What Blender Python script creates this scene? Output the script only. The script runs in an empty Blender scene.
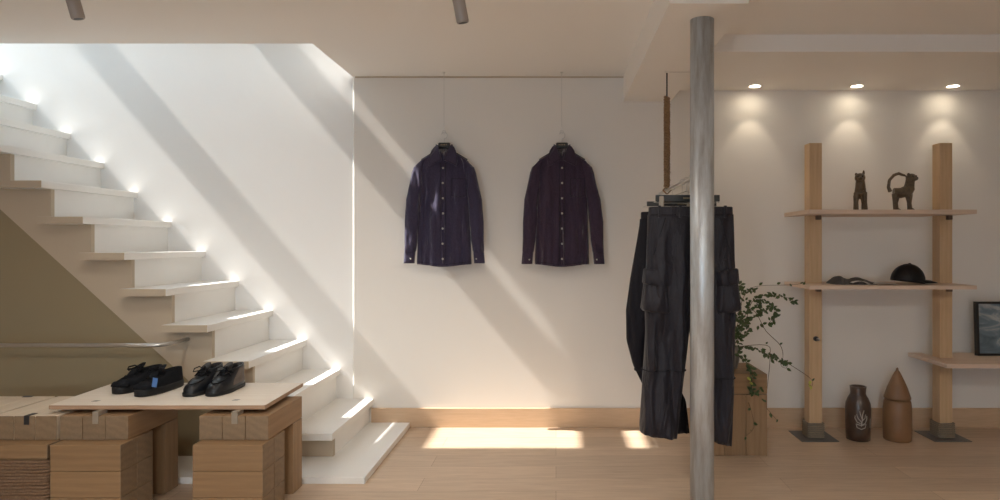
import bpy, bmesh, math, random
from mathutils import Vector, Matrix, noise
random.seed(7)
SC = bpy.context.scene
COL = SC.collection
pi = math.pi
F = 657.0; CX = 556.0; CY = 245.0; CAMZ = 1.2466

# ---------------------------------------------------------------- camera
cd = bpy.data.cameras.new('camera'); cam = bpy.data.objects.new('camera', cd); COL.objects.link(cam)
cam.location = (0, 0, CAMZ); cam.rotation_euler = (pi/2, 0, 0)
cd.sensor_width = 36; cd.lens = 36*F/1000; cd.shift_x = (500-CX)/1000; cd.shift_y = (CY-250)/1000
cd.clip_start = .05
SC.camera = cam
# ---------------------------------------------------------------- world, sun, lights, exposure
SC.view_settings.view_transform = 'Standard'; SC.view_settings.look = 'None'
SC.view_settings.gamma = 1; SC.view_settings.use_curve_mapping = False
SC.view_settings.exposure = 0.0
w = bpy.data.worlds.new('sky'); SC.world = w; w.use_nodes = True
bg = w.node_tree.nodes['Background']; bg.inputs[0].default_value = (.58, .79, 1, 1); bg.inputs[1].default_value = 6.0
def light(name, typ, loc, direction, **kw):
    d = bpy.data.lights.new(name, typ); o = bpy.data.objects.new(name, d); COL.objects.link(o)
    o.location = loc; o.rotation_euler = Vector(direction).to_track_quat('-Z', 'Y').to_euler()
    for k, v in kw.items(): setattr(d, k, v)
    return o
SUN = Vector((.85, .06, -1))
light('sun', 'SUN', (-5, 3, 8), SUN, energy=12.5, angle=math.radians(.6), color=(1, .96, .90))
# area fill added at an unseen window opening behind the camera
light('front_fill_light', 'AREA', (-.9, -2.95, .95), (0, 1, -.1), energy=6, shape='RECTANGLE', size=2.3, size_y=1.1, color=(.95, .97, 1))
SC.cycles.max_bounces = 10; SC.cycles.diffuse_bounces = 6
SC.cycles.sample_clamp_indirect = 6
SC.cycles.use_denoising = True

# ---------------------------------------------------------------- helpers
def P(px, py, Y): return Vector(((px-CX)*Y/F, Y, CAMZ-(py-CY)*Y/F))
class MB:
    def __init__(s): s.v = []; s.f = []
    def add(s, vs, fs):
        n = len(s.v); s.v += [tuple(v) for v in vs]; s.f += [tuple(i+n for i in f) for f in fs]; return s
    def box(s, x0, x1, y0, y1, z0, z1):
        return s.add([(x0,y0,z0),(x1,y0,z0),(x1,y1,z0),(x0,y1,z0),(x0,y0,z1),(x1,y0,z1),(x1,y1,z1),(x0,y1,z1)],
                     [(0,3,2,1),(4,5,6,7),(0,1,5,4),(1,2,6,5),(2,3,7,6),(3,0,4,7)])
    def prism(s, pts, axis, a, b):
        n = len(pts)
        def mk(p, t): return {'x': (t, p[0], p[1]), 'y': (p[0], t, p[1]), 'z': (p[0], p[1], t)}[axis]
        s.add([mk(p, a) for p in pts]+[mk(p, b) for p in pts],
              [tuple(range(n))[::-1], tuple(range(n, 2*n))]+[(i, (i+1) % n, n+(i+1) % n, n+i) for i in range(n)])
        return s
    def rings(s, R, cap0=True, cap1=True, closed=False):
        n = len(R[0]); m = len(R); vs = [p for r in R for p in r]; fs = []
        for k in range(m if closed else m-1):
            k2 = (k+1) % m
            for i in range(n):
                j = (i+1) % n; fs.append((k*n+i, k*n+j, k2*n+j, k2*n+i))
        if not closed:
            if cap0: fs.append(tuple(range(n))[::-1])
            if cap1: fs.append(tuple(range((m-1)*n, m*n)))
        return s.add(vs, fs)
    def tube(s, pts, r, n=10, closed=False, flat=1.0):
        pts = [Vector(p) for p in pts]; m = len(pts); R = []
        if not hasattr(r, '__len__'): r = [r]*m
        up = Vector((0, 0, 1)); prev = None
        for k, p in enumerate(pts):
            if closed: t = pts[(k+1) % m]-pts[k-1]
            else: t = pts[min(k+1, m-1)]-pts[max(k-1, 0)]
            t = t.normalized() if t.length > 1e-9 else Vector((0, 0, 1))
            if prev is None:
                a = t.cross(up) if abs(t.z) < .95 else t.cross(Vector((0, 1, 0)))
            else: a = prev-t*prev.dot(t)
            a.normalize(); prev = a; b = t.cross(a)
            R.append([p+(a*math.cos(q)+b*math.sin(q)*flat)*r[k] for q in [2*pi*i/n for i in range(n)]])
        return s.rings(R, closed=closed)
    def lathe(s, cx, cy, prof, n=32, sx=1, sy=1):
        R = [[(cx+r*sx*math.cos(2*pi*i/n), cy+r*sy*math.sin(2*pi*i/n), z) for i in range(n)] for r, z in prof]
        return s.rings(R)
    def ell(s, c, r, n=16, m=10, rot=None):
        R = []
        for k in range(m+1):
            t = pi*k/m; t = min(max(t, .02), pi-.02)
            ring = []
            for i in range(n):
                q = 2*pi*i/n
                v = Vector((r[0]*math.sin(t)*math.cos(q), r[1]*math.sin(t)*math.sin(q), -r[2]*math.cos(t)))
                if rot: v = rot @ v
                ring.append(Vector(c)+v)
            R.append(ring)
        return s.rings(R)
    def xf(s, M):
        s.v = [tuple(M @ Vector(v)) for v in s.v]; return s
    def build(s, name, mat, parent=None, bevel=0, smooth=False, seg=2, mods=None, label=None):
        base = root_loc(parent) if parent else Vector((0, 0, 0))
        me = bpy.data.meshes.new(name)
        me.from_pydata([tuple(Vector(v)-base) for v in s.v], [], s.f)
        bm = bmesh.new(); bm.from_mesh(me); bmesh.ops.recalc_face_normals(bm, faces=bm.faces[:]); bm.to_mesh(me); bm.free()
        me.materials.append(mat)
        o = bpy.data.objects.new(name, me); COL.objects.link(o)
        if parent: o.parent = parent
        if smooth:
            for p in me.polygons: p.use_smooth = True
        if bevel:
            b = o.modifiers.new('b', 'BEVEL'); b.width = bevel; b.segments = seg; b.limit_method = 'ANGLE'; b.angle_limit = math.radians(40)
        if mods: mods(o)
        if label: o['label'] = label
        return o
def root_loc(o):
    while o.parent: o = o.parent
    return Vector(o.location) if o.type == 'EMPTY' else Vector((0, 0, 0))
def thing(name, label, cat, loc, group=None):
    o = bpy.data.objects.new(name, None); COL.objects.link(o); o.location = loc; o.empty_display_size = .1
    o['label'] = label; o['category'] = cat
    if group: o['group'] = group
    return o
def tag(o, label, cat, group=None):
    o['label'] = label; o['category'] = cat
    if group: o['group'] = group
    return o
def struct(name, mb, mat, **k):
    o = mb.build(name, mat, **k); o['kind'] = 'structure'; return o
def smoothmod(o):
    m = o.modifiers.new('s', 'SUBSURF'); m.levels = 1; m.render_levels = 1

# ---------------------------------------------------------------- materials
def newmat(name):
    m = bpy.data.materials.new(name); m.use_nodes = True; return m, m.node_tree.nodes, m.node_tree.links, m.node_tree.nodes['Principled BSDF']
def plain(name, c, rough=.6, metal=0, var=.06, nscale=8, bump=0, bscale=60, spec=.5, sheen=0, coat=0):
    m, N, L, B = newmat(name)
    tc = N.new('ShaderNodeTexCoord'); no = N.new('ShaderNodeTexNoise'); no.inputs['Scale'].default_value = nscale; no.inputs['Detail'].default_value = 5
    L.new(tc.outputs['Object'], no.inputs['Vector'])
    mx = N.new('ShaderNodeMix'); mx.data_type = 'RGBA'
    mx.inputs[6].default_value = (*[x*(1-var) for x in c], 1); mx.inputs[7].default_value = (*[min(1, x*(1+var)) for x in c], 1)
    L.new(no.outputs['Fac'], mx.inputs[0]); L.new(mx.outputs[2], B.inputs['Base Color'])
    B.inputs['Roughness'].default_value = rough; B.inputs['Metallic'].default_value = metal
    B.inputs['Specular IOR Level'].default_value = spec
    if sheen: B.inputs['Sheen Weight'].default_value = sheen
    if coat: B.inputs['Coat Weight'].default_value = coat
    if bump:
        n2 = N.new('ShaderNodeTexNoise'); n2.inputs['Scale'].default_value = bscale; n2.inputs['Detail'].default_value = 4
        L.new(tc.outputs['Object'], n2.inputs['Vector'])
        bp = N.new('ShaderNodeBump'); bp.inputs['Strength'].default_value = bump; bp.inputs['Distance'].default_value = .004
        L.new(n2.outputs['Fac'], bp.inputs['Height']); L.new(bp.outputs[0], B.inputs['Normal'])
    return m
def wood(name, c1, c2, axis='X', rough=.5, ring=9, stretch=12, rand=.12, bump=.15, end=None):
    m, N, L, B = newmat(name)
    tc = N.new('ShaderNodeTexCoord'); oi = N.new('ShaderNodeObjectInfo')
    sc = N.new('ShaderNodeVectorMath'); sc.operation = 'SCALE'; sc.inputs['Scale'].default_value = 1
    cb = N.new('ShaderNodeCombineXYZ')
    mul = N.new('ShaderNodeMath'); mul.operation = 'MULTIPLY'; mul.inputs[1].default_value = .35
    L.new(oi.outputs['Random'], mul.inputs[0]); mul2 = N.new('ShaderNodeMath'); mul2.operation = 'MULTIPLY'; mul2.inputs[1].default_value = 7.3
    L.new(oi.outputs['Random'], mul2.inputs[0])
    for i in range(3): L.new((mul2 if 'XYZ'[i] == axis else mul).outputs[0], cb.inputs[i])
    ad = N.new('ShaderNodeVectorMath'); ad.operation = 'ADD'
    L.new(tc.outputs['Object'], ad.inputs[0]); L.new(cb.outputs[0], ad.inputs[1])
    mp = N.new('ShaderNodeMapping'); s = [1.0]*3; s['XYZ'.index(axis)] = 1.0/stretch; mp.inputs['Scale'].default_value = s
    L.new(ad.outputs[0], mp.inputs['Vector'])
    wv = N.new('ShaderNodeTexWave'); wv.wave_type = 'RINGS'; wv.rings_direction = axis
    wv.inputs['Scale'].default_value = ring; wv.inputs['Distortion'].default_value = 3.5; wv.inputs['Detail'].default_value = 3; wv.inputs['Detail Scale'].default_value = 2.0
    L.new(mp.outputs[0], wv.inputs['Vector'])
    no = N.new('ShaderNodeTexNoise'); no.inputs['Scale'].default_value = 90; no.inputs['Detail'].default_value = 6
    L.new(mp.outputs[0], no.inputs['Vector'])
    mm = N.new('ShaderNodeMath'); mm.operation = 'MULTIPLY_ADD'; mm.inputs[1].default_value = .22
    m3 = N.new('ShaderNodeMath'); m3.operation = 'MULTIPLY'; m3.inputs[1].default_value = .78
    L.new(no.outputs['Fac'], m3.inputs[0]); L.new(wv.outputs['Fac'], mm.inputs[0]); L.new(m3.outputs[0], mm.inputs[2])
    mx = N.new('ShaderNodeMix'); mx.data_type = 'RGBA'; mx.inputs[6].default_value = (*c1, 1); mx.inputs[7].default_value = (*c2, 1)
    L.new(mm.outputs[0], mx.inputs[0])
    if end:
        sx = N.new('ShaderNodeSeparateXYZ'); L.new(tc.outputs['Normal'], sx.inputs[0])
        ab = N.new('ShaderNodeMath'); ab.operation = 'ABSOLUTE'; L.new(sx.outputs['XYZ'.index(axis)], ab.inputs[0])
        gt = N.new('ShaderNodeMath'); gt.operation = 'GREATER_THAN'; gt.inputs[1].default_value = .3; L.new(ab.outputs[0], gt.inputs[0])
        m4 = N.new('ShaderNodeMath'); m4.operation = 'ADD'; L.new(mm.outputs[0], m4.inputs[0])
        m5 = N.new('ShaderNodeMath'); m5.operation = 'MULTIPLY_ADD'; m5.inputs[1].default_value = .08; m5.inputs[2].default_value = -.04
        L.new(wv.outputs['Fac'], m5.inputs[0]); L.new(m5.outputs[0], m4.inputs[1])
        me = N.new('ShaderNodeMix'); me.data_type = 'RGBA'; me.inputs[6].default_value = (*[x*.80 for x in end], 1); me.inputs[7].default_value = (*[x*1.2 for x in end], 1)
        L.new(m4.outputs[0], me.inputs[0])
        mz = N.new('ShaderNodeMix'); mz.data_type = 'RGBA'; L.new(gt.outputs[0], mz.inputs[0]); L.new(mx.outputs[2], mz.inputs[6]); L.new(me.outputs[2], mz.inputs[7]); mx = mz
    hs = N.new('ShaderNodeHueSaturation'); mr = N.new('ShaderNodeMapRange')
    mr.inputs['To Min'].default_value = 1-rand; mr.inputs['To Max'].default_value = 1+rand
    L.new(oi.outputs['Random'], mr.inputs['Value']); L.new(mr.outputs[0], hs.inputs['Value']); L.new(mx.outputs[2], hs.inputs['Color'])
    L.new(hs.outputs[0], B.inputs['Base Color']); B.inputs['Roughness'].default_value = rough
    bp = N.new('ShaderNodeBump'); bp.inputs['Strength'].default_value = bump; bp.inputs['Distance'].default_value = .002
    L.new(no.outputs['Fac'], bp.inputs['Height']); L.new(bp.outputs[0], B.inputs['Normal'])
    return m
def floor_mat():
    m, N, L, B = newmat('oak_floor')
    tc = N.new('ShaderNodeTexCoord')
    br = N.new('ShaderNodeTexBrick'); br.offset = .37; br.offset_frequency = 2
    br.inputs['Scale'].default_value = 1; br.inputs['Brick Width'].default_value = 1.9; br.inputs['Row Height'].default_value = .185
    br.inputs['Mortar Size'].default_value = .0012; br.inputs['Mortar Smooth'].default_value = .3; br.inputs['Bias'].default_value = 0
    br.inputs['Color1'].default_value = (.58, .45, .335, 1); br.inputs['Color2'].default_value = (.68, .535, .405, 1); br.inputs['Mortar'].default_value = (.30, .19, .12, 1)
    L.new(tc.outputs['Object'], br.inputs['Vector'])
    mp = N.new('ShaderNodeMapping'); mp.inputs['Scale'].default_value = (1.2, 16, 1)
    L.new(tc.outputs['Object'], mp.inputs['Vector'])
    no = N.new('ShaderNodeTexNoise'); no.inputs['Scale'].default_value = 3.2; no.inputs['Detail'].default_value = 8; no.inputs['Roughness'].default_value = .65; no.inputs['Distortion'].default_value = .6
    L.new(mp.outputs[0], no.inputs['Vector'])
    cr = N.new('ShaderNodeValToRGB'); cr.color_ramp.elements[0].position = .3; cr.color_ramp.elements[0].color = (.80, .74, .68, 1)
    cr.color_ramp.elements[1].position = .72; cr.color_ramp.elements[1].color = (1.05, 1.03, 1, 1)
    L.new(no.outputs['Fac'], cr.inputs[0])
    mx = N.new('ShaderNodeMix'); mx.data_type = 'RGBA'; mx.blend_type = 'MULTIPLY'; mx.inputs[0].default_value = 1
    L.new(br.outputs['Color'], mx.inputs[6]); L.new(cr.outputs[0], mx.inputs[7]); L.new(mx.outputs[2], B.inputs['Base Color'])
    B.inputs['Roughness'].default_value = .38
    bp = N.new('ShaderNodeBump'); bp.inputs['Strength'].default_value = .12; bp.inputs['Distance'].default_value = .002
    L.new(no.outputs['Fac'], bp.inputs['Height']); L.new(bp.outputs[0], B.inputs['Normal'])
    return m
def fabric(name, c, var=.25, rough=.75, sheen=.3, weave=700):
    m, N, L, B = newmat(name)
    tc = N.new('ShaderNodeTexCoord')
    n1 = N.new('ShaderNodeTexNoise'); n1.inputs['Scale'].default_value = 260; n1.inputs['Detail'].default_value = 3
    mp = N.new('ShaderNodeMapping'); mp.inputs['Scale'].default_value = (1, 1, .35); L.new(tc.outputs['Object'], mp.inputs[0]); L.new(mp.outputs[0], n1.inputs['Vector'])
    mx = N.new('ShaderNodeMix'); mx.data_type = 'RGBA'; mx.inputs[6].default_value = (*[x*(1-var) for x in c], 1); mx.inputs[7].default_value = (*[x*(1+var) for x in c], 1)
    L.new(n1.outputs['Fac'], mx.inputs[0]); L.new(mx.outputs[2], B.inputs['Base Color'])
    B.inputs['Roughness'].default_value = rough; B.inputs['Sheen Weight'].default_value = sheen; B.inputs['Sheen Roughness'].default_value = .4; B.inputs['Specular IOR Level'].default_value = .15
    n2 = N.new('ShaderNodeTexNoise'); n2.inputs['Scale'].default_value = 15; n2.inputs['Detail'].default_value = 6; n2.inputs['Distortion'].default_value = .8
    mp2 = N.new('ShaderNodeMapping'); mp2.inputs['Scale'].default_value = (1, 1, .4); L.new(tc.outputs['Object'], mp2.inputs[0]); L.new(mp2.outputs[0], n2.inputs['Vector'])
    bp = N.new('ShaderNodeBump'); bp.inputs['Strength'].default_value = .9; bp.inputs['Distance'].default_value = .02
    L.new(n2.outputs['Fac'], bp.inputs['Height']); L.new(bp.outputs[0], B.inputs['Normal'])
    return m
def emis(name, c, s):
    m, N, L, B = newmat(name); B.inputs['Emission Color'].default_value = (*c, 1); B.inputs['Emission Strength'].default_value = s
    B.inputs['Base Color'].default_value = (*c, 1); return m
M = {}
M['wall'] = plain('wall_plaster', (.80, .765, .715), .9, var=.015, nscale=2.5, bump=.08, bscale=35, spec=.2)
M['stairwall'] = plain('stair_wall_plaster', (.87, .86, .84), .9, var=.025, nscale=2.5, bump=.12, bscale=25, spec=.2)
M['ceil'] = plain('ceiling_paint', (.88, .85, .81), .92, var=.01, nscale=2, spec=.2)
M['stair'] = plain('stair_paint', (.85, .835, .80), .5, var=.02, nscale=12, bump=.03)
M['stairside'] = plain('stair_side_beige', (.54, .45, .34), .7, var=.02, nscale=6, spec=.3)  # beige tone of side panel, tread ends and ceiling strip
M['olive'] = plain('olive_paint', (.31, .25, .155), .8, var=.02, nscale=4, spec=.3)
M['floor'] = floor_mat()
M['base'] = wood('oak_skirting', (.50, .34, .21), (.68, .49, .33), 'X', .5, ring=14, stretch=10, rand=.02)
M['beamX'] = wood('timber_x', (.215, .125, .060), (.34, .21, .105), 'X', .6, ring=9, rand=.08, end=(.235, .16, .095))
M['beamY'] = wood('timber_y', (.23, .135, .066), (.36, .225, .12), 'Y', .6, ring=9, rand=.08, end=(.235, .16, .095))
M['beamZ'] = wood('timber_z', (.23, .14, .07), (.38, .24, .13), 'Z', .6, ring=9, rand=.08, end=(.235, .16, .095))
M['paleX'] = wood('pale_plank', (.74, .65, .55), (.86, .79, .70), 'X', .5, ring=12, stretch=14, rand=.03)
M['litY'] = wood('lit_timber_y', (.60, .49, .37), (.78, .68, .55), 'Y', .5, ring=8, stretch=14, rand=.04, end=(.235, .16, .095))  # stand timber made lighter: light on the top beams put into the colour
M['edge'] = wood('plank_edge', (.34, .21, .13), (.48, .32, .21), 'X', .6, ring=14, rand=.03)
M['post'] = wood('oak_post', (.50, .33, .18), (.66, .47, .29), 'Z', .5, ring=12, rand=.04)
M['shelf'] = wood('oak_shelf', (.62, .47, .36), (.76, .60, .48), 'X', .5, ring=12, rand=.05)
def galv():
    m, N, L, B = newmat('galvanised_steel')
    tc = N.new('ShaderNodeTexCoord'); mp = N.new('ShaderNodeMapping'); mp.inputs['Scale'].default_value = (18, 18, 2.2); L.new(tc.outputs['Object'], mp.inputs[0])
    a = N.new('ShaderNodeTexNoise'); a.inputs['Scale'].default_value = 1.4; a.inputs['Detail'].default_value = 8; a.inputs['Roughness'].default_value = .7; L.new(mp.outputs[0], a.inputs['Vector'])
    cr = N.new('ShaderNodeValToRGB'); e = cr.color_ramp.elements; e[0].position = .33; e[0].color = (.36, .35, .34, 1); e[1].position = .60; e[1].color = (.60, .64, .67, 1)
    L.new(a.outputs['Fac'], cr.inputs[0]); L.new(cr.outputs[0], B.inputs['Base Color'])
    B.inputs['Metallic'].default_value = .45; B.inputs['Roughness'].default_value = .42
    return m
M['galv'] = galv()
M['steel'] = plain('brushed_steel', (.62, .60, .57), .3, .9, var=.05)
M['clip'] = plain('brass_clip', (.34, .29, .23), .5, .4)
M['dark'] = plain('dark_metal', (.06, .06, .065), .45, .7)
M['plate'] = plain('steel_plate', (.20, .20, .20), .5, .7, var=.15)
M['greywood'] = plain('grey_peg', (.34, .29, .23), .5, .3, var=.15, nscale=30)
M['rope'] = plain('brown_rope', (.26, .155, .08), .95, var=.6, nscale=120, bump=.6, bscale=250)
M['dkrope'] = plain('dark_brown_rope', (.20, .12, .07), .95, var=.6, nscale=150, bump=.6, bscale=250)
M['twine'] = plain('grey_twine', (.27, .215, .16), .95, var=.35, nscale=120, bump=.6, bscale=250)
M['shirt'] = fabric('navy_linen', (.050, .042, .078), var=.45, sheen=.45)
M['shirt2'] = fabric('plum_linen', (.048, .032, .054), var=.45, sheen=.4)
M['trouser'] = fabric('charcoal_cotton', (.017, .015, .021), rough=.55, sheen=.1)
M['trouser'].node_tree.nodes['Principled BSDF'].inputs['Specular IOR Level'].default_value = .3
M['trouser2'] = fabric('black_cotton', (.013, .012, .016), rough=.7, sheen=.04)
M['thread'] = plain('dark_thread', (.010, .010, .014), .9)
M['button'] = plain('pale_button', (.45, .43, .40), .3)
M['white'] = plain('white_label', (.75, .72, .66), .7)
M['black'] = plain('black_plastic', (.012, .012, .012), .35)
M['gold'] = plain('gold_print', (.35, .25, .12), .4, .4)
M['leather'] = plain('black_leather', (.008, .009, .012), .32, var=.3, nscale=25, bump=.25, bscale=90)
M['suede'] = plain('black_canvas', (.010, .011, .014), .8, var=.3, nscale=60, bump=.4, bscale=300)
M['brownl'] = plain('brown_leather', (.11, .075, .055), .5, var=.3, nscale=40)
M['rubber'] = plain('black_rubber', (.016, .016, .017), .5, spec=.25)
M['lace'] = plain('black_lace', (.010, .010, .012), .8, bump=.3, bscale=400)
M['blue'] = plain('blue_tag', (.07, .17, .42), .6)
M['bronze'] = plain('dark_clay', (.10, .068, .038), .42, var=.75, nscale=60, bump=1, bscale=70)
M['cap'] = plain('black_cap_fabric', (.010, .009, .010), .38, var=.2, nscale=30, bump=.15, bscale=300)
M['cloth'] = plain('grey_cloth', (.085, .08, .078), .85, var=.4, nscale=25, bump=.4, bscale=200)
M['paper'] = plain('paper', (.68, .66, .64), .8, var=.1, nscale=20)
M['jar'] = plain('dark_glazed_clay', (.058, .034, .024), .3, var=.9, nscale=14, bump=.5, bscale=40, coat=.3)
M['mark'] = plain('pale_glaze', (.42, .38, .33), .6)
M['clay'] = plain('brown_wood_clay', (.24, .13, .065), .42, var=.3, nscale=9, bump=.2, bscale=40)
M['leaf'] = plain('green_leaf', (.060, .095, .030), .5, var=.5, nscale=40)
M['yleaf'] = plain('yellow_leaf', (.45, .45, .08), .5, var=.2)
M['stem'] = plain('brown_stem', (.13, .085, .045), .7)
M['pot'] = plain('grey_pot', (.22, .20, .18), .4, var=.3, nscale=30)
M['lamp'] = plain('lamp_body', (.36, .32, .29), .5, .2)
M['ltrim'] = plain('white_trim', (.8, .78, .74), .5)
M['glow'] = emis('lamp_glow', (1, .88, .68), 25)
def art_mat():
    m, N, L, B = newmat('painting')
    tc = N.new('ShaderNodeTexCoord'); mp = N.new('ShaderNodeMapping'); mp.inputs['Rotation'].default_value = (0, .35, 0); mp.inputs['Scale'].default_value = (3, 3, 9)
    L.new(tc.outputs['Object'], mp.inputs[0])
    no = N.new('ShaderNodeTexNoise'); no.inputs['Scale'].default_value = 1.3; no.inputs['Detail'].default_value = 6; no.inputs['Distortion'].default_value = 1.2
    L.new(mp.outputs[0], no.inputs['Vector']); cr = N.new('ShaderNodeValToRGB'); e = cr.color_ramp.elements
    e[0].position = .3; e[0].color = (.085, .125, .155, 1); e[1].position = .50; e[1].color = (.165, .225, .265, 1)
    x = e.new(.60); x.color = (.45, .46, .47, 1); x = e.new(.70); x.color = (.14, .19, .22, 1)
    L.new(no.outputs['Fac'], cr.inputs[0]); L.new(cr.outputs[0], B.inputs['Base Color']); B.inputs['Roughness'].default_value = .35
    return m
M['art'] = art_mat()
for k_, v_ in (('suede', .15), ('cap', .25), ('lace', .15), ('leather', .4)): M[k_].node_tree.nodes['Principled BSDF'].inputs['Specular IOR Level'].default_value = v_

# ================================================================ SETTING
XL, XR, YF, YB, H = -6.0, 5.2, -3.0, 4.5, 2.40
WX = -1.394                 # right edge of the stairwell opening
WY = 3.763                  # front edge of the stairwell opening
ZS = 4.6                    # skylight height
struct('floor', MB().box(XL, XR, YF, YB+.1, -.1, 0), M['floor'])
# back wall: the right part stands 12 mm proud of the stair wall, with a chamfered arris
c = .011
struct('wall_back', MB().prism([(WX, YB+.012), (WX, YB+c), (WX+c, YB), (XR, YB), (XR, YB+.2), (WX, YB+.2)], 'z', 0, 2.7), M['wall'])
struct('wall_stair', MB().box(XL, WX, YB+.012, YB+.2, 0, ZS), M['stairwall'])
struct('wall_right', MB().box(XR, XR+.2, YF-.2, YB+.2, 0, 2.7), M['wall'])
struct('wall_left', MB().box(XL-.2, XL, YF-.2, YB+.2, 0, ZS), M['wall'])
fw = MB(); WI = (-2.1, .3, .35, 1.55)  # unseen window opening, sized to set the room light
fw.box(XL, WI[0], YF-.2, YF, 0, 2.7).box(WI[1], XR, YF-.2, YF, 0, 2.7).box(WI[0], WI[1], YF-.2, YF, 0, WI[2]).box(WI[0], WI[1], YF-.2, YF, WI[3], 2.7)
struct('wall_front', fw, M['wall'])
wf = MB()
for x in (WI[0]+.02, -.9, WI[1]-.02): wf.box(x-.02, x+.02, YF-.12, YF-.06, WI[2], WI[3])
wf.box(WI[0], WI[1], YF-.12, YF-.06, WI[2], WI[2]+.04).box(WI[0], WI[1], YF-.12, YF-.06, WI[3]-.04, WI[3])
struct('window_unseen', wf, M['dark'])
# ceiling with the stairwell cut out, and a lowered strip over the right bay
cl = MB()
cl.box(XL, WX, YF, WY, H, 2.7).box(WX, .62, YF, YB+.05, H, 2.7).box(.62, XR, YF, 3.60, H, 2.7)
struct('ceiling', cl, M['ceil'])
struct('ceiling_lowered', MB().box(.785, XR, 3.60, YB+.05, 2.305, 2.7), M['ceil'])
struct('trim_shadow_line', MB().box(WX+.02, .462, YB-.006, YB, H-.009, H), M['stairside'])  # dark strip drawn as the shadow line where wall meets ceiling
struct('trim_1', MB().box(.462, .785, 2.672, YB+.02, 2.229, 2.7), M['ceil'])
# upper stairwell walls and the skylight
uw = MB().box(XL, WX, WY-.1, WY, 2.7, ZS)
struct('wall_well_front', uw, M['stairwall'])
struct('wall_well_right', MB().box(WX, WX+.1, WY-.1, YB+.2, 2.7, ZS), M['stairwall'])
FY = 3.98-.06*ZS
struct('ceiling_well', MB().box(XL, WX+.1, WY-.3, FY, ZS, ZS+.1).box(-3.05, WX+.1, FY, YB+.2, ZS, ZS+.1), M['stairwall'])
sk = MB()
for (a, b) in ((-3.76, -3.52), (-5.0, -4.78), (-3.345, -3.325)): sk.box(a, b, FY, YB+.2, ZS, ZS+.08)
struct('window_2', sk, M['ltrim'])
struct('floor_landing', MB().box(XL, -4.72, WY, YB, 2.55, 2.79), M['stair'])
bb = struct('baseboard_back', MB().box(-1.262, XR, YB-.016, YB, 0, .132), M['base'], bevel=.003)

# ---------------------------------------------------------------- staircase
RISE, RUN, Z1, X1 = .202, .2315, .193, -1.2493
OY = 3.667
st = thing('staircase', 'white painted staircase climbing along the back wall under the skylight', 'staircase', (-1.3, 4.1, 0))
plt = MB().box(-3.2, -.997, 3.424, YB+.012, 0, .035); plt.build('platform', M['stair'], st, bevel=.003)
NS = 15
for n in range(NS):
    x = X1-n*RUN; z = Z1+n*RISE
    oy = OY if n < 11 else WY+.012
    MB().box(x-RUN-.03, x, oy, YB+.012, z-.04, z).build('tread', M['stair'], st, bevel=.003)
    if n >= 2: MB().box(x-RUN-.028, x-.003, oy-.002, oy, z-.0395, z-.0005).build('tread_end_shade', M['stairside'], st, label='tread end cap with shade painted in as a beige tone')  # shade on the camera-facing tread ends, put in as a darker cap
    MB().box(x-.045, x-.027, 3.795, YB+.012, (z-RISE if n else .035), z-.04).build('riser', M['stair'], st)
# side panel under the treads
def lowz(x): return 1.453-.9105*(x+3.19)
top = []
xe = X1-.027
for n in range(NS):
    x = X1-n*RUN-.027; z = Z1+n*RISE-.04
    top.append((x, (z-RISE+.04 if n else .035)) if n == 0 else (x, Z1+(n-1)*RISE-.04)); top.append((x, z))
xend = X1-NS*RUN
top.append((xend, top[-1][1])); 
poly = [(-1.63, .035)]+top+[(xend, lowz(xend))]
sp = MB().prism(poly, 'y', WY+.004, 3.795)
sp.build('side_panel', M['stairside'], st, label='beige zigzag side panel under the treads')
struct('wall_under_stair', MB().prism([(XL, 0), (-3.25, 0), (-3.25, .03), (-1.60, .03), (XL, .035+.9105*(XL*-1-1.63))], 'y', 3.775, 3.83), M['olive'])
struct('wall_beside_stair', MB().box(XL, -4.70, 3.764, 3.80, 2.2, 2.8), M['wall'])

# handrail
hr = thing('handrail', 'slim brushed steel handrail running across the olive wall', 'handrail', (-2.8, 3.6, .70))
zr = .705
pts = [(-4.6, 3.55, zr), (-3.4, 3.55, zr), (-2.35, 3.55, zr), (-2.16, 3.55, zr), (-2.125, 3.575, zr+.001), (-2.112, 3.62, zr+.002), (-2.11, 3.775, zr+.003)]
MB().tube(pts, .011, 12).build('rail', M['steel'], hr, smooth=True)
for x in (-4.55, -3.35):
    MB().tube([(x, 3.55, zr-.006), (x, 3.56, zr-.05), (x, 3.60, zr-.07), (x, 3.775, zr-.07)], .006, 8).build('bracket', M['steel'], hr, smooth=True)

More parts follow.
